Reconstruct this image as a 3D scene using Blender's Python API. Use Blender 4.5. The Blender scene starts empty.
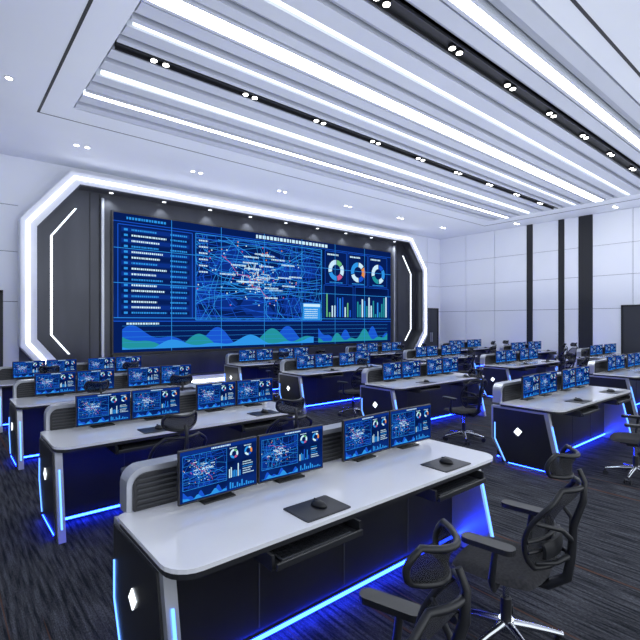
import bpy, bmesh, math, random
from mathutils import Vector, Matrix
random.seed(7)
scene=bpy.context.scene
try:
    scene.view_settings.view_transform='Standard'
except Exception: pass

# ---------------- materials ----------------
M={}
def pbr(name,col,rough=0.5,metal=0.0,alpha=1.0,spec=0.5,coat=0.0):
    m=bpy.data.materials.new(name); m.use_nodes=True
    b=m.node_tree.nodes['Principled BSDF']
    b.inputs['Base Color'].default_value=(*col,1)
    b.inputs['Roughness'].default_value=rough
    b.inputs['Metallic'].default_value=metal
    b.inputs['Alpha'].default_value=alpha
    b.inputs['Specular IOR Level'].default_value=spec
    b.inputs['Coat Weight'].default_value=coat
    M[name]=m; return m
def emi(name,col,s):
    m=bpy.data.materials.new(name); m.use_nodes=True
    nt=m.node_tree; nt.nodes.clear()
    o=nt.nodes.new('ShaderNodeOutputMaterial'); e=nt.nodes.new('ShaderNodeEmission')
    e.inputs[0].default_value=(*col,1); e.inputs[1].default_value=s
    nt.links.new(e.outputs[0],o.inputs[0]); M[name]=m; return m
def noise_var(m,scale=(1,1,1),nscale=5,c1=None,c2=None,lo=0.3,hi=0.7,rough=None):
    nt=m.node_tree; b=nt.nodes['Principled BSDF']
    tc=nt.nodes.new('ShaderNodeTexCoord'); mp=nt.nodes.new('ShaderNodeMapping'); mp.inputs['Scale'].default_value=scale
    n=nt.nodes.new('ShaderNodeTexNoise'); n.inputs['Scale'].default_value=nscale; n.inputs['Detail'].default_value=4
    r=nt.nodes.new('ShaderNodeValToRGB'); r.color_ramp.elements[0].position=lo; r.color_ramp.elements[1].position=hi
    r.color_ramp.elements[0].color=(*c1,1); r.color_ramp.elements[1].color=(*c2,1)
    L=nt.links.new
    L(tc.outputs['Object'],mp.inputs[0]); L(mp.outputs[0],n.inputs['Vector']); L(n.outputs[0],r.inputs[0]); L(r.outputs[0],b.inputs['Base Color'])
    return r

noise_var(pbr('ceiling_paint',(.8,.82,.88),.6),nscale=.6,c1=(.80,.83,.89),c2=(.84,.87,.92))
noise_var(pbr('batten_paint',(.6,.63,.7),.6),nscale=.6,c1=(.58,.61,.68),c2=(.62,.65,.72))
noise_var(pbr('wall_panel',(.8,.82,.86),.35),nscale=.5,c1=(.83,.86,.91),c2=(.87,.89,.94))
pbr('groove',(.12,.13,.16),.6)
pbr('batten_gap_shade',(.15,.16,.20),.5)  # recess backing kept dark: shade between battens put into the colour
pbr('batten_step',(.42,.45,.52),.5)
pbr('black_slot',(.012,.013,.016),.5)
noise_var(pbr('dark_metal',(.06,.063,.075),.3,.6),scale=(1,1,.2),nscale=1.5,c1=(.05,.053,.064),c2=(.078,.082,.097))
noise_var(pbr('desk_white',(.78,.79,.82),.14,coat=.6),nscale=3,c1=(.84,.85,.88),c2=(.88,.88,.91))
pbr('silver',(.5,.52,.57),.3,.6)
noise_var(pbr('desk_black',(.012,.014,.02),.3),nscale=2,c1=(.010,.010,.013),c2=(.017,.018,.021))
pbr('edge_black',(.02,.021,.025),.35)
pbr('plastic_black',(.012,.013,.016),.42)
pbr('chair_mesh',(.012,.013,.016),.8,alpha=.72)
noise_var(pbr('chair_fabric',(.02,.02,.024),.9),nscale=60,c1=(.012,.012,.015),c2=(.03,.03,.035))
pbr('chrome',(.6,.62,.66),.18,1.0)
pbr('key_grey',(.05,.053,.06),.5)
pbr('door_dark',(.035,.038,.045),.4)
emi('led_white',(.93,.97,1),15.0)
emi('led_soft',(.85,.93,1),2.2)
emi('led_portal',(.93,.96,1),6.0)
emi('led_line',(.85,.92,1),2.5)
emi('spot_lamp',(1,.98,.95),14.0)
emi('led_blue',(.007,.030,1.0),48.0)
emi('led_ice',(.10,.28,1.0),3.5)
emi('s_white',(.60,.85,1),1.0)
emi('s_cyan',(.03,.33,.9),.9)
emi('s_teal',(.02,.34,.40),.85)
emi('s_blue',(.012,.11,.75),.85)
emi('s_mid',(.004,.032,.26),.9)
emi('s_dim',(.002,.014,.11),.9)
emi('s_orange',(1,.35,.08),.8)
emi('s_pink',(.8,.15,.4),.7)
emi('s_green',(.2,.7,.3),.7)
def screenbg():
    m=emi('s_bg',(.004,.02,.09),1.0); nt=m.node_tree
    e=[n for n in nt.nodes if n.type=='EMISSION'][0]
    tc=nt.nodes.new('ShaderNodeTexCoord'); n=nt.nodes.new('ShaderNodeTexNoise'); n.inputs['Scale'].default_value=2.5
    r=nt.nodes.new('ShaderNodeValToRGB'); r.color_ramp.elements[0].position=.3;r.color_ramp.elements[1].position=.75
    r.color_ramp.elements[0].color=(.001,.007,.055,1); r.color_ramp.elements[1].color=(.004,.03,.22,1)
    nt.links.new(tc.outputs['Generated'],n.inputs['Vector']); nt.links.new(n.outputs[0],r.inputs[0]); nt.links.new(r.outputs[0],e.inputs[0])
screenbg()
def carpet():
    m=pbr('carpet',(.06,.06,.07),.95,spec=.1); nt=m.node_tree; b=nt.nodes['Principled BSDF']; L=nt.links.new
    tc=nt.nodes.new('ShaderNodeTexCoord')
    def nz(sc,ns,det,pos,cols):
        mp=nt.nodes.new('ShaderNodeMapping'); mp.inputs['Scale'].default_value=sc
        n=nt.nodes.new('ShaderNodeTexNoise'); n.inputs['Scale'].default_value=ns; n.inputs['Detail'].default_value=det
        r=nt.nodes.new('ShaderNodeValToRGB')
        for i in (0,1):
            r.color_ramp.elements[i].position=pos[i]; r.color_ramp.elements[i].color=(*cols[i],1)
        L(tc.outputs['Object'],mp.inputs[0]); L(mp.outputs[0],n.inputs['Vector']); L(n.outputs[0],r.inputs[0]); return r
    a=nz((20,1.3,1),2.2,4,(.36,.68),((.015,.017,.022),(.092,.095,.110)))
    f=nz((70,18,1),3,2,(.3,.7),((.45,.45,.45),(1.35,1.35,1.35)))
    br=nz((11,.10,1),1.6,1,(.68,.69),((0,0,0),(1,1,1)))
    mul=nt.nodes.new('ShaderNodeMixRGB'); mul.blend_type='MULTIPLY'; mul.inputs[0].default_value=1
    L(a.outputs[0],mul.inputs[1]); L(f.outputs[0],mul.inputs[2])
    mx=nt.nodes.new('ShaderNodeMixRGB'); mx.inputs[2].default_value=(.12,.055,.03,1)
    ms=nt.nodes.new('ShaderNodeMath'); ms.operation='MULTIPLY'; ms.inputs[1].default_value=.6
    L(br.outputs[0],ms.inputs[0]); L(ms.outputs[0],mx.inputs[0]); L(mul.outputs[0],mx.inputs[1])
    L(mx.outputs[0],b.inputs['Base Color'])
carpet()

# ---------------- mesh builder ----------------
class MB:
    def __init__(s): s.v=[];s.f=[];s.m=[];s.sm=[];s.mats=[];s.T=Matrix.Identity(4)
    def mi(s,n):
        if n not in s.mats: s.mats.append(n)
        return s.mats.index(n)
    def add(s,vs,fs,mat,smooth=False):
        o=len(s.v); s.v+= [tuple(s.T@Vector(p)) for p in vs]
        k=s.mi(mat)
        for f in fs:
            s.f.append([i+o for i in f]); s.m.append(k); s.sm.append(smooth)
    def box(s,x0,x1,y0,y1,z0,z1,mat,bevel=0,seg=2):
        if bevel<=0:
            vs=[(x0,y0,z0),(x1,y0,z0),(x1,y1,z0),(x0,y1,z0),(x0,y0,z1),(x1,y0,z1),(x1,y1,z1),(x0,y1,z1)]
            s.add(vs,[(0,3,2,1),(4,5,6,7),(0,1,5,4),(1,2,6,5),(2,3,7,6),(3,0,4,7)],mat); return
        bm=bmesh.new(); bmesh.ops.create_cube(bm,size=1)
        for v in bm.verts: v.co=Vector(((x0+x1)/2+v.co.x*(x1-x0),(y0+y1)/2+v.co.y*(y1-y0),(z0+z1)/2+v.co.z*(z1-z0)))
        bmesh.ops.bevel(bm,geom=bm.edges[:],offset=bevel,segments=seg,affect='EDGES',profile=.5)
        bm.verts.index_update()
        s.add([v.co[:] for v in bm.verts],[[v.index for v in f.verts] for f in bm.faces],mat,False); bm.free()
    def prism(s,poly,axis,a0,a1,mat):
        def P(p,a):
            return {'x':(a,p[0],p[1]),'y':(p[0],a,p[1]),'z':(p[0],p[1],a)}[axis]
        n=len(poly); vs=[P(p,a0) for p in poly]+[P(p,a1) for p in poly]
        fs=[list(range(n))[::-1],list(range(n,2*n))]+[(i,(i+1)%n,n+(i+1)%n,n+i) for i in range(n)]
        s.add(vs,fs,mat)
    def ring(s,outer,inner,axis,a0,a1,mat,closed=True):
        def P(p,a):
            return {'x':(a,p[0],p[1]),'y':(p[0],a,p[1]),'z':(p[0],p[1],a)}[axis]
        n=len(outer); vs=[P(p,a) for a in(a0,a1) for p in outer]+[P(p,a) for a in(a0,a1) for p in inner]
        fs=[]
        for i in range(n if closed else n-1):
            j=(i+1)%n
            fs+=[(i,j,2*n+j,2*n+i),(n+i,n+j,3*n+j,3*n+i),(i,j,n+j,n+i),(2*n+i,2*n+j,3*n+j,3*n+i)]
        s.add(vs,fs,mat)
    def tube(s,path,r,mat,n=10,closed=False,flat=1.0):
        path=[Vector(p) for p in path]; k=len(path)
        rs=r if isinstance(r,(list,tuple)) else [r]*k
        vs=[];prev=None
        for i,p in enumerate(path):
            if closed: t=path[(i+1)%k]-path[i-1]
            else: t=path[min(i+1,k-1)]-path[max(i-1,0)]
            t.normalize()
            if prev is None:
                a=Vector((0,0,1)) if abs(t.z)<.9 else Vector((1,0,0))
                u=t.cross(a).normalized()
            else:
                u=(prev-t*prev.dot(t)).normalized()
            prev=u; w=t.cross(u)
            for j in range(n):
                an=2*math.pi*j/n
                vs.append(p+u*math.cos(an)*rs[i]+w*math.sin(an)*rs[i]*flat)
        fs=[]
        for i in range(k if closed else k-1):
            for j in range(n):
                a=i*n+j;b=i*n+(j+1)%n;c=((i+1)%k)*n+(j+1)%n;d=((i+1)%k)*n+j
                fs.append((a,b,c,d))
        s.add(vs,fs,mat,True)
        if not closed:
            s.add(vs[:n],[list(range(n))[::-1]],mat); s.add(vs[-n:],[list(range(n))],mat)
    def surf(s,fn,nu,nv,mat,th=0.0,tdir=(0,-1,0)):
        td=Vector(tdir)
        vs=[Vector(fn(i/nu,j/nv)) for i in range(nu+1) for j in range(nv+1)]
        fs=[(i*(nv+1)+j,(i+1)*(nv+1)+j,(i+1)*(nv+1)+j+1,i*(nv+1)+j+1) for i in range(nu) for j in range(nv)]
        s.add(vs,fs,mat,True)
        if th>0:
            s.add([v+td*th for v in vs],[f[::-1] for f in fs],mat,True)
            idx=[j for j in range(nv)]+[i*(nv+1)+nv for i in range(nu)]+[nu*(nv+1)+j for j in range(nv,0,-1)]+[i*(nv+1) for i in range(nu,0,-1)]
            rv=[vs[q] for q in idx]; n=len(rv)
            s.add(rv+[v+td*th for v in rv],[(i,(i+1)%n,n+(i+1)%n,n+i) for i in range(n)],mat,True)
    def ellipsoid(s,c,r,mat,nu=12,nv=8,zmin=-1):
        vs=[];fs=[]
        for i in range(nv+1):
            ph=-math.pi/2+math.pi*i/nv
            for j in range(nu):
                th=2*math.pi*j/nu
                vs.append((c[0]+r[0]*math.cos(ph)*math.cos(th),c[1]+r[1]*math.cos(ph)*math.sin(th),c[2]+r[2]*max(zmin,math.sin(ph))))
        for i in range(nv):
            for j in range(nu):
                fs.append((i*nu+j,i*nu+(j+1)%nu,(i+1)*nu+(j+1)%nu,(i+1)*nu+j))
        s.add(vs,fs,mat,True)
    def mesh(s,name):
        me=bpy.data.meshes.new(name); me.from_pydata(s.v,[],s.f)
        for m in s.mats: me.materials.append(M[m])
        me.polygons.foreach_set('material_index',s.m); me.polygons.foreach_set('use_smooth',s.sm)
        me.update(); return me
    def obj(s,name,parent=None):
        o=bpy.data.objects.new(name,s.mesh(name)); scene.collection.objects.link(o)
        if parent: o.parent=parent
        return o
def inst(name,me,loc,rz=0,parent=None,sc=1.0):
    o=bpy.data.objects.new(name,me); o.location=loc; o.rotation_euler=(0,0,rz); o.scale=(sc,sc,sc); scene.collection.objects.link(o)
    if parent: o.parent=parent
    return o
def rrect(x0,x1,y0,y1,rs,n=6):
    cs=[(x0,y0,180),(x1,y0,270),(x1,y1,0),(x0,y1,90)];out=[]
    for (cx,cy,a),r in zip(cs,rs):
        ox=cx+(r if cx==x0 else -r); oy=cy+(r if cy==y0 else -r)
        for k in range(n+1):
            t=math.radians(a+90*k/n); out.append((ox+r*math.cos(t),oy+r*math.sin(t)))
    return out

# ---------------- screen content ----------------
class Scr:
    def __init__(s,mb,x0,z0,w,h,y,eps): s.mb=mb;s.x0=x0;s.z0=z0;s.w=w;s.h=h;s.y=y;s.e=eps;s.asp=w/h
    def P(s,u,v,l): return (s.x0+u*s.w,s.y-l*s.e,s.z0+v*s.h)
    def poly(s,pts,mat,l=1): s.mb.add([s.P(u,v,l) for u,v in pts],[list(range(len(pts)))],mat)
    def rect(s,u0,v0,u1,v1,mat,l=1): s.poly([(u0,v0),(u1,v0),(u1,v1),(u0,v1)],mat,l)
    def line(s,p,q,w,mat,l=2):
        dx=(q[0]-p[0])*s.asp; dy=q[1]-p[1]; L=math.hypot(dx,dy) or 1e-6
        nx=-dy/L*w/2/s.asp; ny=dx/L*w/2
        s.poly([(p[0]+nx,p[1]+ny),(q[0]+nx,q[1]+ny),(q[0]-nx,q[1]-ny),(p[0]-nx,p[1]-ny)],mat,l)
    def arc(s,c,r0,r1,a0,a1,mat,l=3,sq=1.0):
        n=max(3,int(abs(a1-a0)/15))
        for k in range(n):
            t0=math.radians(a0+(a1-a0)*k/n);t1=math.radians(a0+(a1-a0)*(k+1)/n)
            f=lambda r,t:(c[0]+r*math.cos(t)/s.asp,c[1]+r*sq*math.sin(t))
            s.poly([f(r0,t0),f(r1,t0),f(r1,t1),f(r0,t1)],mat,l)
    def frame(s,u0,v0,u1,v1,w,mat,l=2):
        for p,q in (((u0,v0),(u1,v0)),((u1,v0),(u1,v1)),((u1,v1),(u0,v1)),((u0,v1),(u0,v0))): s.line(p,q,w,mat,l)
    def text(s,u,v,wd,h,mat,rnd,l=3):
        x=u
        while x<u+wd:
            cw=rnd.uniform(.4,1.0)*h/s.asp*1.2
            s.rect(x,v,min(x+cw,u+wd),v+h,mat,l); x+=cw+h*.35/s.asp
def citymap(S,u0,v0,u1,v1,rnd,lw,dense=1.0):
    S.rect(u0,v0,u1,v1,'s_dim',1)
    cx=(u0+u1)/2-(u1-u0)*.08;cy=(v0+v1)/2+(v1-v0)*.03; hw=(u1-u0)/2;hh=(v1-v0)/2
    cl=lambda p:(min(max(p[0],u0),u1),min(max(p[1],v0),v1))
    for k in range(int(10*dense)):
        c=(rnd.uniform(u0,u1),rnd.uniform(v0,v1)); n=6
        S.poly([cl((c[0]+hw*.28*rnd.uniform(.6,1)*math.cos(2*math.pi*j/n),c[1]+hh*.28*rnd.uniform(.6,1)*math.sin(2*math.pi*j/n))) for j in range(n)],'s_mid',1.3+.02*k)
    for k in range(int(20*dense)):
        u=u0+(u1-u0)*rnd.random(); p=cl((u,v0)); mt=rnd.choice(['s_blue','s_blue','s_cyan'])
        for j in range(6):
            q=cl((p[0]+rnd.uniform(-.03,.03),p[1]+(v1-v0)/6)); S.line(p,q,lw*.55,mt,2); p=q
        v=v0+(v1-v0)*rnd.random(); p=cl((u0,v))
        for j in range(6):
            q=cl((p[0]+(u1-u0)/6,p[1]+rnd.uniform(-.05,.05))); S.line(p,q,lw*.55,mt,2); p=q
    for rr in (.22,.42,.7):
        pts=[];n=16
        for k in range(n):
            t=2*math.pi*k/n; r=rr*rnd.uniform(.8,1.12)
            pts.append(cl((cx+hw*r*math.cos(t),cy+hh*r*math.sin(t))))
        for k in range(n): S.line(pts[k],pts[(k+1)%n],lw*.8,'s_cyan' if rr<.5 else 's_blue',3)
    nR=int(8*dense)
    for k in range(nR):
        t=2*math.pi*k/nR+rnd.uniform(-.2,.2); p=(cx+hw*.05*math.cos(t),cy+hh*.05*math.sin(t))
        for j in range(5):
            q=cl((p[0]+hw*.22*math.cos(t),p[1]+hh*.22*math.sin(t))); S.line(p,q,lw*.8,'s_cyan',3); p=q; t+=rnd.uniform(-.55,.55)
    for k in range(int(60*dense)):
        a=rnd.uniform(0,6.28);r=rnd.random()*.7
        c=(cx+hw*r*math.cos(a),cy+hh*r*math.sin(a)); L=rnd.uniform(.03,.12); hv=rnd.random()<.5; sk=rnd.uniform(-.25,.25)
        d=(hw*L*(1 if hv else sk),hh*1.3*L*(sk if hv else 1))
        S.line(cl(c),cl((c[0]+d[0],c[1]+d[1])),lw*.7,'s_white' if r<.35 else 's_cyan',3.5)
    for k in range(int(60*dense)):
        a=rnd.uniform(0,6.28);r=rnd.random()
        c=cl((cx+hw*.9*r*math.cos(a),cy+hh*.9*r*math.sin(a)))
        S.rect(c[0]-lw*.8/S.asp,c[1]-lw*.8,c[0]+lw*.8/S.asp,c[1]+lw*.8,rnd.choice(['s_white','s_cyan','s_white','s_orange','s_pink']),4)
    p=(cx-hw*.5,cy+hh*.5)
    for k in range(7):
        q=cl((p[0]+hw*rnd.uniform(.05,.2),p[1]-hh*rnd.uniform(-.05,.3))); S.line(p,q,lw*.7,'s_pink',3.3); p=q
    for k in range(int(12*dense)):
        a=rnd.uniform(0,6.28);r=rnd.uniform(.2,.8)
        c=cl((cx+hw*.8*r*math.cos(a),cy+hh*.8*r*math.sin(a)))
        S.text(c[0],c[1],min(.05,max(.001,u1-c[0])),lw*2.0,'s_white',rnd,4)
def donut(S,c,r,rnd,l=3,i=0):
    a=90; sets=[['s_white','s_cyan','s_pink','s_white','s_green'],['s_cyan','s_white','s_blue','s_orange','s_white'],['s_white','s_teal','s_white','s_cyan','s_blue']][i%3]
    for k,mt in enumerate(sets):
        b=a+[110,80,50,70,50][k]; S.arc(c,r*.55,r,a,b-6,mt,l); a=b
def wave(S,u0,v0,u1,v1,rnd,mat,amp=1,ph=0,l=3,n=60):
    pts=[]
    for k in range(n+1):
        t=k/n; y=.35+.3*math.sin(t*17+ph)+.2*math.sin(t*31+ph*2)+.15*math.sin(t*7+ph)
        pts.append((u0+(u1-u0)*t,v0+(v1-v0)*max(.05,min(1,y*amp))))
    for k in range(n): S.poly([(pts[k][0],v0),(pts[k+1][0],v0),pts[k+1],pts[k]],mat,l)
    return pts

# ---------------- room ----------------
CH=5.4; FY=12.0; RX=17.0; LX=-2.6; BY=-3.5
b=MB(); b.box(LX-.2,RX+.2,BY,FY+.2,-.1,0,'carpet'); b.obj('floor')
ax0,ax1,ay0,ay1=1.75,15.3,2.38,8.65
b=MB()
b.box(LX-.2,ax0,BY,FY+.2,CH,CH+.4,'ceiling_paint'); b.box(ax1,RX+.2,BY,FY+.2,CH,CH+.4,'ceiling_paint')
b.box(ax0,ax1,BY,ay0,CH,CH+.4,'ceiling_paint'); b.box(ax0,ax1,ay1,FY+.2,CH,CH+.4,'ceiling_paint')
b.box(ax0,ax1,ay0,ay1,CH+.16,CH+.4,'batten_gap_shade')
b.obj('ceiling')
b=MB()
for (x0,x1,y0,y1) in ((1.30,1.34,2.1,9.19),(1.30,15.9,9.18,9.20),(1.30,15.9,2.08,2.12),(15.86,15.9,2.1,9.19)):
    b.box(x0,x1,y0,y1,CH-.004,CH+.02,'black_slot')
b.obj('trim_1')
feat=[(7.95,.11,'led'),(7.2,.045,'thin'),(6.34,.15,'slot'),(5.75,.045,'thin'),(5.07,.24,'led'),(4.3,.045,'thin'),(3.5,.19,'slot'),(2.92,.15,'led')]
bat=MB(); led=MB(); slot=MB()
for yc,w,t in feat:
    if t=='led':
        led.box(ax0+.08,ax1-.08,yc-w/2,yc+w/2,CH+.0,CH+.05,'led_white')
        bat.box(ax0+.02,ax1-.02,yc-w/2-.05,yc-w/2,CH-.012,CH+.15,'batten_paint'); bat.box(ax0+.02,ax1-.02,yc+w/2,yc+w/2+.05,CH-.012,CH+.15,'batten_paint')
    elif t=='thin':
        led.box(ax0+.08,ax1-.08,yc-w/2,yc+w/2,CH+.01,CH+.06,'led_soft')
    else:
        slot.box(ax0+.05,ax1-.05,yc-w/2,yc+w/2,CH+.04,CH+.15,'black_slot')
        for q in (yc-w/2,yc+w/2-.012): slot.box(ax0+.05,ax1-.05,q,q+.012,CH-.004,CH+.15,'edge_black')
edges=sorted([(yc-w/2-(.05 if t=='led' else 0),yc+w/2+(.05 if t=='led' else 0)) for yc,w,t in feat])
segs=[];cur=ay0
for a,c in edges: segs.append((cur,a)); cur=c
segs.append((cur,ay1))
for a,c in segs:
    y=a+.035; pat=[.22,.05]; k=0
    while y<c-.03:
        w=min(pat[k%2],c-.035-y)
        if c-.035-(y+w)<.06: w=c-.035-y
        if w>.02: bat.box(ax0+.02,ax1-.02,y,y+w,CH+(.0 if k%2==0 else .05),CH+.15,'batten_paint' if k%2==0 else 'batten_step')
        y+=w+.035; k+=1
bat.obj('ceiling_batten_panel'); led.obj('ceiling_led_strip_lights')
slot.obj('ceiling_light_track')
sp=MB()
for yc in (6.34,3.5):
    for k in range(9):
        x=2.38+1.47*k
        for dx in (-.085,.085):
            sp.tube([(x+dx,yc,CH+.04),(x+dx,yc,CH-.005)],.055,'plastic_black',n=14)
            sp.tube([(x+dx,yc,CH-.004),(x+dx,yc,CH-.012)],.042,'spot_lamp',n=14)
sp.obj('track_spotlights')
dl=MB()
for (xx,yy) in [(2.27+2.53*k,10.38) for k in range(6)]+[(.70,8.18),(.55,5.0),(16.4,8.2),(16.4,5),(16.4,2)]+[(4+2.5*k,.8) for k in range(5)]:
    for dx in (-.1,.1):
        dl.tube([(xx+dx,yy,CH+.001),(xx+dx,yy,CH-.012)],.06,'silver',n=16)
        dl.tube([(xx+dx,yy,CH-.010),(xx+dx,yy,CH-.016)],.045,'spot_lamp',n=16)
dl.obj('recessed_downlights')

# walls
rows=[(0.0,2.2),(2.2,3.3),(3.3,4.32),(4.32,CH)]
def panels(b,axis,a0,a1,pos,step,skip=()):
    g=.008
    n=max(1,round((a1-a0)/step)); st=(a1-a0)/n
    for i in range(n):
        p0=a0+i*st+g;p1=a0+(i+1)*st-g
        for (z0,z1) in rows:
            if axis=='x': b.box(p0,p1,pos-.03,pos+.01,z0+g*.8,z1-g*.8,'wall_panel')
            else: b.box(pos-.03,pos+.01,p0,p1,z0+g*.8,z1-g*.8,'wall_panel')
b=MB(); b.box(LX,RX+.2,FY,FY+.2,0,CH,'groove'); panels(b,'x',LX,1.06+.3,FY,1.3); panels(b,'x',15.4-.3,RX,FY,1.0)
b.box(1.34,15.12,FY-.031,FY,4.0,CH,'wall_panel')
b.obj('wall_front')
b=MB(); b.box(RX,RX+.2,BY,FY,0,CH,'groove')
bands=[(7.88,8.1),(6.76,6.96),(5.85,6.29)]
cur=FY-.03
for lo,hi in bands:
    panels(b,'y',hi,cur,RX,1.15); cur=lo
    b.box(RX-.045,RX,lo+.005,hi-.005,0,CH,'black_slot')
panels(b,'y',BY,cur,RX,1.2)
b.obj('wall_right')
b=MB(); b.box(LX-.2,LX,BY,FY+.2,0,CH,'wall_panel'); b.obj('wall_left')
def door(name,axis,a0,a1,pos,h):
    b=MB()
    def bx(p0,p1,q0,q1,z0,z1,m,bv=0):
        if axis=='x': b.box(p0,p1,pos-q1,pos-q0,z0,z1,m,bv)
        else: b.box(pos-q1,pos-q0,p0,p1,z0,z1,m,bv)
    bx(a0,a0+.06,.031,.08,0,h,'black_slot');bx(a1-.06,a1,.031,.08,0,h,'black_slot');bx(a0,a1,.031,.08,h-.06,h,'black_slot')
    mid=(a0+a1)/2
    bx(a0+.06,mid-.005,.031,.06,.01,h-.06,'door_dark');bx(mid+.005,a1-.06,.031,.06,.01,h-.06,'door_dark')
    bx(mid-.07,mid-.04,.06,.10,.9,1.3,'silver');bx(mid+.04,mid+.07,.06,.10,.9,1.3,'silver')
    b.obj(name)
door('door_1','x',-.3,1.06,FY,2.44); door('door_2','x',15.75,16.8,FY,2.35); door('door_3','y',3.6,5.0,RX,2.3)
b=MB()
b.box(RX-.05,RX-.031,BY,3.6,0,.1,'silver'); b.box(RX-.05,RX-.031,5.0,5.85,0,.1,'silver'); b.box(RX-.05,RX-.031,8.1,FY-.05,0,.1,'silver')
b.obj('baseboard_right')

# ---------------- portal and video wall ----------------
def octo(x0,x1,z0,z1,cx,cz):
    return [(x0+cx,z0),(x1-cx,z0),(x1,z0+cz),(x1,z1-cz),(x1-cx,z1),(x0+cx,z1),(x0,z1-cz),(x0,z0+cz)]
b=MB()
PX0,PX1,PZ0,PZ1=1.33,15.45,.02,5.17
o0=octo(PX0,PX1,PZ0,PZ1,.95,1.2)
o1=octo(PX0+.10,PX1-.10,PZ0+.10,PZ1-.10,.92,1.16)
o2=octo(PX0+.16,PX1-.16,PZ0+.16,PZ1-.16,.89,1.13)
o3=octo(PX0+.30,PX1-.30,PZ0+.28,PZ1-.26,.85,1.08)
b.ring(o0,o3,'y',11.5,FY-.04,'wall_panel')
b.ring(o1,o2,'y',11.485,11.5,'led_portal')
b.ring(o3,octo(PX0+.33,PX1-.33,PZ0+.31,PZ1-.29,.84,1.07),'y',11.52,FY-.05,'dark_metal')
b.prism(o3,'y',11.88,11.95,'dark_metal')
for x in (2.77,2.98,8.39*2-2.77,8.39*2-2.98): b.box(x-.01,x+.01,11.87,11.885,.3,4.85,'black_slot')
for x in (3.04,8.39*2-3.04): b.box(x-.03,x+.03,11.80,11.88,.3,4.75,'silver')
for sgn in (1,-1):
    pts=[(2.44,4.42),(1.94,3.72),(1.94,1.455),(2.3,1.0)]
    if sgn<0: pts=[(8.39*2-x,z) for x,z in pts]
    pts2=[(x+sgn*.045,z) for x,z in pts]
    b.ring(pts,pts2,'y',11.86,11.88,'led_line',closed=False)
portal=b.obj('video_wall_portal_frame')
b=MB()
for k in range(9):
    x=3.2+1.3*k
    b.tube([(x,11.69,PZ1-.285),(x,11.69,PZ1-.30)],.05,'led_line',n=14)
b.obj('portal_downlights')
for k in range(9):
    x=3.2+1.3*k
    l=bpy.data.lights.new('portal_spot','SPOT'); l.energy=38; l.spot_size=math.radians(95); l.spot_blend=.6; l.color=(.9,.95,1); l.shadow_soft_size=.05
    o=bpy.data.objects.new('portal_spot_light',l); o.location=(x,11.69,PZ1-.34); o.rotation_euler=(math.radians(12),0,0); scene.collection.objects.link(o)

SX0,SX1,SZ0,SZ1,SY=3.28,13.5,.99,4.46,11.8
b=MB()
b.box(SX0-.04,SX1+.04,SY,11.879,SZ0-.04,SZ1+.04,'edge_black')
b.box(SX0-.04,SX1+.04,11.7,11.879,.3,SZ0-.06,'dark_metal')
S=Scr(b,SX0,SZ0,SX1-SX0,SZ1-SZ0,SY-.002,.0012)
rnd=random.Random(3)
S.rect(0,0,1,1,'s_bg',0)
S.rect(0,.945,1,1,'s_dim',1); S.text(.03,.96,.10,.018,'s_cyan',rnd); S.line((0,.94),(1,.94),.005,'s_blue')
S.text(.40,.953,.28,.030,'s_white',rnd)
S.frame(.01,.25,.2,.92,.006,'s_blue')
for k in range(16):
    v=.88-k*.040
    S.rect(.018,v-.008,.192,v+.022,'s_dim' if k%2 else 's_mid',1)
    S.rect(.024,v-.002,.024+.009,v+.014,'s_cyan',3)
    S.text(.042,v,.06+rnd.random()*.03,.013,'s_white' if k%3 else 's_cyan',rnd); S.text(.14,v,.045,.013,'s_cyan',rnd)
citymap(S,.21,.235,.655,.925,rnd,.0066,1.7)
S.frame(.21,.235,.655,.925,.006,'s_cyan')
S.rect(.575,.24,.65,.40,'s_cyan',5); S.rect(.578,.365,.647,.392,'s_white',6)
for k in range(5): S.text(.582,.335-k*.02,.055,.009,'s_white',rnd,6)
for k in range(6): S.rect(.216,.86-k*.05,.25,.885-k*.05,'s_mid',5); S.text(.219,.866-k*.05,.026,.012,'s_white',rnd,6)
for i,c in enumerate((.72,.825,.93)):
    S.rect(c-.05,.60,c+.048,.925,'s_dim',1); S.frame(c-.05,.60,c+.048,.925,.005,'s_blue'); S.text(c-.04,.885,.05,.016,'s_white',rnd)
    donut(S,(c,.74),.105,rnd,3,i); S.text(c-.03,.61,.06,.012,'s_cyan',rnd)
S.frame(.665,.25,.80,.585,.005,'s_blue'); S.frame(.81,.25,.985,.585,.005,'s_blue')
for k in range(10): S.rect(.675+k*.012,.27,.681+k*.012,.30+.22*rnd.random(),rnd.choice(['s_cyan','s_white','s_blue','s_green']),3)
for k in range(14): S.rect(.82+k*.0115,.27,.827+k*.0115,.30+.24*rnd.random(),rnd.choice(['s_cyan','s_teal','s_white']),3)
S.line((0,.225),(1,.225),.006,'s_blue')
S.rect(0,0,1,.22,'s_dim',1)
wave(S,.02,.02,.62,.20,rnd,'s_blue',1.1,.5,2,90); wave(S,.02,.02,.62,.17,rnd,'s_teal',1.0,2.0,3,90); p=wave(S,.02,.02,.62,.12,rnd,'s_cyan',.9,4.0,4,90)
wave(S,.64,.02,.98,.19,rnd,'s_blue',1.0,1.5,2); wave(S,.64,.02,.98,.15,rnd,'s_teal',1.0,3.4,3)
for k in range(5): S.line((.02,.03+k*.04),(.98,.03+k*.04),.002,'s_cyan',5)
S.text(.03,.2,.08,.014,'s_white',rnd,6)
NC,NR=7,4
for i in range(1,NC): S.line((i/NC,0),(i/NC,1),.0045,'s_cyan',7)
for j in range(1,NR): S.line((0,j/NR),(1,j/NR),.0045,'s_cyan',7)
b.obj('led_video_wall')

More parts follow.
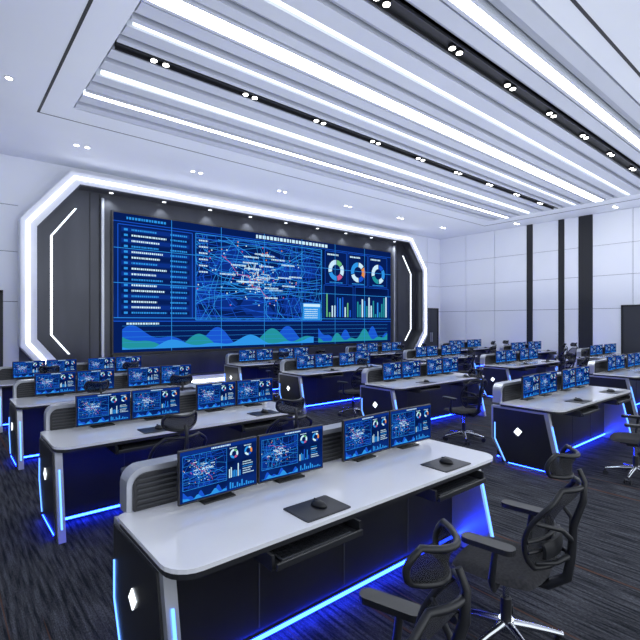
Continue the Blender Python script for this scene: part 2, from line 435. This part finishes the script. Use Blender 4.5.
# ---------------- desk ----------------
DL=2.5
def make_desk():
    b=MB()
    top=rrect(0,DL,0,.75,(.13,.13,.05,.05))
    b.prism(top,'z',.732,.752,'desk_white')
    b.prism(rrect(.006,DL-.006,.006,.745,(.125,.125,.05,.05)),'z',.705,.7315,'edge_black')
    b.prism(rrect(.05,DL-.05,.735,.975,(.01,.01,.09,.09)),'y',.735,.85,'silver')
    b.prism(rrect(.08,DL-.08,.752,.945,(.01,.01,.07,.07)),'y',.722,.7345,'edge_black')
    for k in range(6): b.box(.10,DL-.10,.715,.723,.772+k*.028,.782+k*.028,'key_grey')
    outer=[(.16,.704),(.0,.0),(.66,.0),(.85,.30),(.85,.704)]
    for x0,x1,s in ((.02,.075,-1),(DL-.075,DL-.02,1)):
        b.prism(outer,'x',x0,x1,'silver')
        fx=x0 if s<0 else x1
        b.prism([(.20,.68),(.052,.02),(.64,.02),(.818,.31),(.818,.68)],'x',min(fx,fx+s*.012),max(fx,fx+s*.012),'desk_black')
        f2=fx+s*.012; lo,hi=min(f2,f2+s*.006),max(f2,f2+s*.006)
        c=(.50,.43);r=.05
        b.prism([(c[0]-r,c[1]+.01),(c[0]-.005,c[1]-r),(c[0]+r,c[1]-.01),(c[0]+.005,c[1]+r)],'x',lo,hi,'led_line')
        b.prism([(.655,.05),(.668,.05),(.80,.30),(.80,.5),(.788,.5),(.788,.305)],'x',lo,hi,'led_ice')
        b.prism([(.122,.55),(.112,.55),(.012,.10),(.022,.10)],'x',(x0+x1)/2-.006,(x0+x1)/2+.006,'led_ice')
        b.box(min(f2,f2+s*.004),max(f2,f2+s*.004),.12,.62,.03,.038,'led_blue')
    b.box(.076,DL-.076,.36,.80,.07,.7045,'desk_black')
    b.box(.11,DL-.11,.42,.76,0,.0695,'edge_black')
    for k in range(1,4): b.box(DL*k/4-.003,DL*k/4+.003,.356,.36,.1,.70,'key_grey')
    b.box(.08,DL-.08,.348,.36,.064,.070,'desk_black')
    b.box(.10,DL-.10,.338,.36,.046,.0635,'led_blue')
    b.box(.10,DL-.10,.801,.815,.048,.062,'led_blue')
    for xc in (.72,1.93):
        b.box(xc-.27,xc+.27,-.05,.26,.640,.652,'edge_black')
        b.box(xc-.27,xc+.27,-.065,-.05,.640,.672,'edge_black',.004)
        for sx in (-1,1): b.box(xc+sx*.275-.008,xc+sx*.275+.008,-.04,.36,.635,.7045,'edge_black')
        b.box(xc-.22,xc+.22,-.035,.11,.6525,.664,'key_grey',.003)
        for r in range(5):
            for q in range(15):
                b.box(xc-.21+q*.028,xc-.21+q*.028+.023,-.025+r*.026,-.025+r*.026+.021,.6642,.6685,'plastic_black')
    return b.mesh('control_desk')
desk_me=make_desk()

def make_monitor(seed):
    b=MB(); rnd=random.Random(seed)
    W,H=.492,.288; z0=.03
    b.box(-W/2,W/2,0,.022,z0,z0+H,'plastic_black',.004)
    b.box(-.09,.09,.02,.045,z0+.05,z0+H-.06,'plastic_black',.006)
    b.box(-.02,.02,.045,.06,.0,z0+.17,'plastic_black',.004)
    b.box(-.1,.1,.0,.10,0,.010,'plastic_black',.004)
    S=Scr(b,-W/2+.007,z0+.010,W-.014,H-.017,-.0006,.00025)
    S.rect(0,0,1,1,'s_bg',0)
    S.rect(0,.93,1,1,'s_mid',1); S.text(.38,.95,.25,.03,'s_white',rnd)
    citymap(S,.03,.24,.58,.91,rnd,.010,.8)
    S.frame(.03,.24,.58,.91,.008,'s_cyan')
    for i,c in enumerate((.68,.88)):
        v=.77; S.rect(c-.09,v-.16,c+.09,v+.14,'s_dim',1); donut(S,(c,v-.01),.10,rnd,3,i); S.text(c-.06,v+.105,.1,.02,'s_white',rnd)
    for k in range(7): S.rect(.61+k*.024,.27,.624+k*.024,.3+.24*rnd.random(),rnd.choice(['s_cyan','s_white','s_blue']),3)
    for k in range(6): S.text(.80,.53-k*.048,.06+.1*rnd.random(),.02,rnd.choice(['s_cyan','s_white']),rnd)
    wave(S,.03,.03,.58,.21,rnd,'s_blue',1.1,seed,2,30); wave(S,.03,.03,.58,.15,rnd,'s_cyan',1.0,seed*2.1,3,30)
    for k in range(11): S.rect(.62+k*.032,.04,.64+k*.032,.06+.13*rnd.random(),'s_cyan',3)
    return b.mesh('computer_monitor')
mon=[make_monitor(1),make_monitor(5)]

def make_mouse():
    b=MB(); b.ellipsoid((0,0,.0),(.03,.052,.034),'plastic_black',zmin=0); b.box(-.003,.003,.012,.034,.028,.036,'key_grey'); return b.mesh('computer_mouse')
mouse=make_mouse()
b=MB(); b.prism(rrect(-.15,.15,-.11,.11,(.012,)*4,3),'z',0,.004,'plastic_black'); b.prism(rrect(-.14,.14,-.1,.1,(.012,)*4,3),'z',.0041,.0046,'edge_black'); pad=b.mesh('mouse_pad')

# ---------------- chair ----------------
def make_chair():
    b=MB()
    for k in range(5):
        a=math.radians(90+72*k); c,s=math.cos(a),math.sin(a)
        b.tube([(c*.03,s*.03,.125),(c*.16,s*.16,.105),(c*.31,s*.31,.075)],[.026,.021,.014],'chrome',n=10)
        b.tube([(c*.305,s*.305,.09),(c*.305,s*.305,.05)],.009,'chrome',n=8)
        for o in (-.022,.022):
            px,py=c*.305-s*o, s*.305+c*o
            qx,qy=c*.305-s*(o+math.copysign(.014,o)), s*.305+c*(o+math.copysign(.014,o))
            b.tube([(px-0,py,.028),(qx,qy,.028)],.028,'plastic_black',n=16)
        b.tube([(c*.305-s*-.022,s*.305+c*-.022,.03),(c*.305-s*.022,s*.305+c*.022,.03)],.012,'plastic_black',n=8)
    b.tube([(0,0,.085),(0,0,.15)],.042,'chrome',n=18)
    b.tube([(0,0,.15),(0,0,.27)],.030,'plastic_black',n=18)
    b.tube([(0,0,.27),(0,0,.41)],.018,'chrome',n=16)
    b.box(-.09,.09,-.16,.10,.395,.44,'plastic_black',.014)
    b.tube([(.09,.02,.415),(.22,.03,.41)],.007,'plastic_black',n=8)
    def seat(u,v,top):
        x=(u*2-1);y=(v*2-1)
        X=x*math.sqrt(1-y*y*.28);Y=y*math.sqrt(1-x*x*.28)
        ed=max(abs(x),abs(y)); 
        z=.505-.03*(ed**6)-.02*max(0,Y)**3*1.6-.012*(1-X*X)*(1-Y*Y)+.01*X*X
        if not top: z=.452+.012*ed**4
        if ed>.999: z=.470-.02*max(0,Y)**3
        return (X*.255,Y*.245+.02,z)
    b.surf(lambda u,v:seat(u,v,True),14,14,'chair_fabric'); b.surf(lambda u,v:seat(u,v,False),14,14,'plastic_black')
    b.box(-.17,.17,-.15,.17,.436,.458,'plastic_black',.008)
    def back(u,v):
        s=v; x=(u*2-1)
        w=.140+.080*math.sin(math.pi*(.12+.62*s))
        if s>.8: w*=1-.35*((s-.8)/.2)**2
        if s<.12: w*=1-.18*((.12-s)/.12)
        z=.56+.43*s
        y=-.255+.055*math.sin(math.pi*min(1,s*1.15))*1.0-.13*s**1.5+.065*x*x
        return (x*w,y,z)
    b.surf(back,12,18,'chair_mesh')
    per=[back(0,j/18) for j in range(19)]+[back(i/12,1) for i in range(1,12)]+[back(1,1-j/18) for j in range(19)]+[back(1-i/12,0) for i in range(1,12)]
    b.tube(per,.014,'plastic_black',n=8,closed=True)
    for s in (.22,.36): b.tube([tuple(Vector(back(i/8,s))+Vector((0,-.012,0))) for i in range(9)],.011,'plastic_black',n=8)
    def lum(u,v):
        p=Vector(back(.14+.72*u,.14+.2*v)); p.y-=.03+.01*math.sin(math.pi*v); return p
    b.surf(lum,10,4,'plastic_black',.018)
    def head(u,v):
        x=u*2-1; w=.138-.03*(abs(v*2-1))**3
        return (x*w,-.335+.075*x*x+.02*math.sin(math.pi*v)-.03*v,1.035+.115*v+.012*x*x)
    b.surf(head,10,6,'chair_mesh',.008)
    hp=[head(0,j/6) for j in range(7)]+[head(i/10,1) for i in range(1,10)]+[head(1,1-j/6) for j in range(7)]+[head(1-i/10,0) for i in range(1,10)]
    b.tube(hp,.012,'plastic_black',n=8,closed=True)
    b.tube([(0,-.1,.42),(0,-.22,.425),(0,-.315,.50),(0,-.335,.62),(0,-.345,.78),(0,-.39,.92),(0,-.395,1.02),(0,-.37,1.08)],[.028,.028,.026,.022,.020,.018,.014,.012],'plastic_black',n=10)
    for sx in (-1,1):
        b.tube([(0,-.34,.70),(sx*.10,-.315,.78),tuple(Vector(back(.5+sx*.5,.62)))],[.016,.013,.010],'plastic_black',n=8)
        b.tube([(0,-.33,.62),(sx*.09,-.285,.60),tuple(Vector(back(.5+sx*.42,.06)))],[.016,.013,.010],'plastic_black',n=8)
        b.tube([(sx*.15,-.02,.447),(sx*.27,-.03,.45),(sx*.30,-.03,.50),(sx*.30,-.05,.67)],[.016,.018,.018,.016],'plastic_black',n=10,flat=1.2)
        b.prism(rrect(sx*.30-.042,sx*.30+.042,-.15,.13,(.04,.04,.04,.04),5),'z',.672,.700,'plastic_black')
    return b.mesh('office_chair')
chair=make_chair()

# ---------------- placement ----------------
cols=[(0.70,[1.73,4.06,6.40,8.75]),(5.32,[2.15,4.48,6.83,9.15]),(9.76,[2.62,4.95,7.28,9.6]),(14.1,[2.1,4.45,6.80,9.15])]
crand=random.Random(11)
for ci,(x0,ys) in enumerate(cols):
    for ri,y0 in enumerate(ys):
        inst('control_desk',desk_me,(x0,y0,0))
        for k,(xc,rz) in enumerate(((.525,.035),(1.025,-.035),(1.70,.035),(2.20,-.035))):
            inst('computer_monitor',mon[k%2],(x0+xc-.02,y0+.57,.753),rz)
        for k,xc in enumerate((.85,2.02)):
            inst('mouse_pad',pad,(x0+xc,y0+.14,.753)); inst('computer_mouse',mouse,(x0+xc+.02,y0+.15,.758),.2)
        for k,xc in enumerate((.66,1.72)):
            if ci==1 and ri==1 and k==1: continue
            rz=crand.uniform(-.35,.35); dy=crand.uniform(-.68,-.52)
            X,Y=x0+xc,y0+dy
            if ci==0 and ri==0:
                X,Y,rz=((1.07,1.10,.3),(2.36,1.24,.15))[k]
            inst('office_chair',chair,(X,Y,0),rz,None,.95 if (ci==0 and ri==0) else .93)

# ---------------- lights ----------------
w=bpy.data.worlds.new('world'); scene.world=w; w.use_nodes=True
bg=w.node_tree.nodes['Background']; bg.inputs[0].default_value=(.88,.93,1,1); bg.inputs[1].default_value=1.75
l=bpy.data.lights.new('ceiling_fill','AREA'); l.shape='RECTANGLE'; l.size=15; l.size_y=10; l.energy=360; l.color=(.89,.935,1)  # added fill light aimed up to brighten the ceiling, not a room fixture
o=bpy.data.objects.new('ceiling_fill_light',l); o.location=(8.3,5.8,2.4); o.rotation_euler=(math.pi,0,0); scene.collection.objects.link(o)

cam=bpy.data.cameras.new('camera'); co=bpy.data.objects.new('camera',cam); scene.collection.objects.link(co)
co.location=(0,0,1.75); co.rotation_euler=(math.radians(90),0,math.radians(-40))
cam.sensor_width=36; cam.lens=36*454/640; cam.shift_y=2/640*1.0; cam.clip_start=.05
scene.camera=co
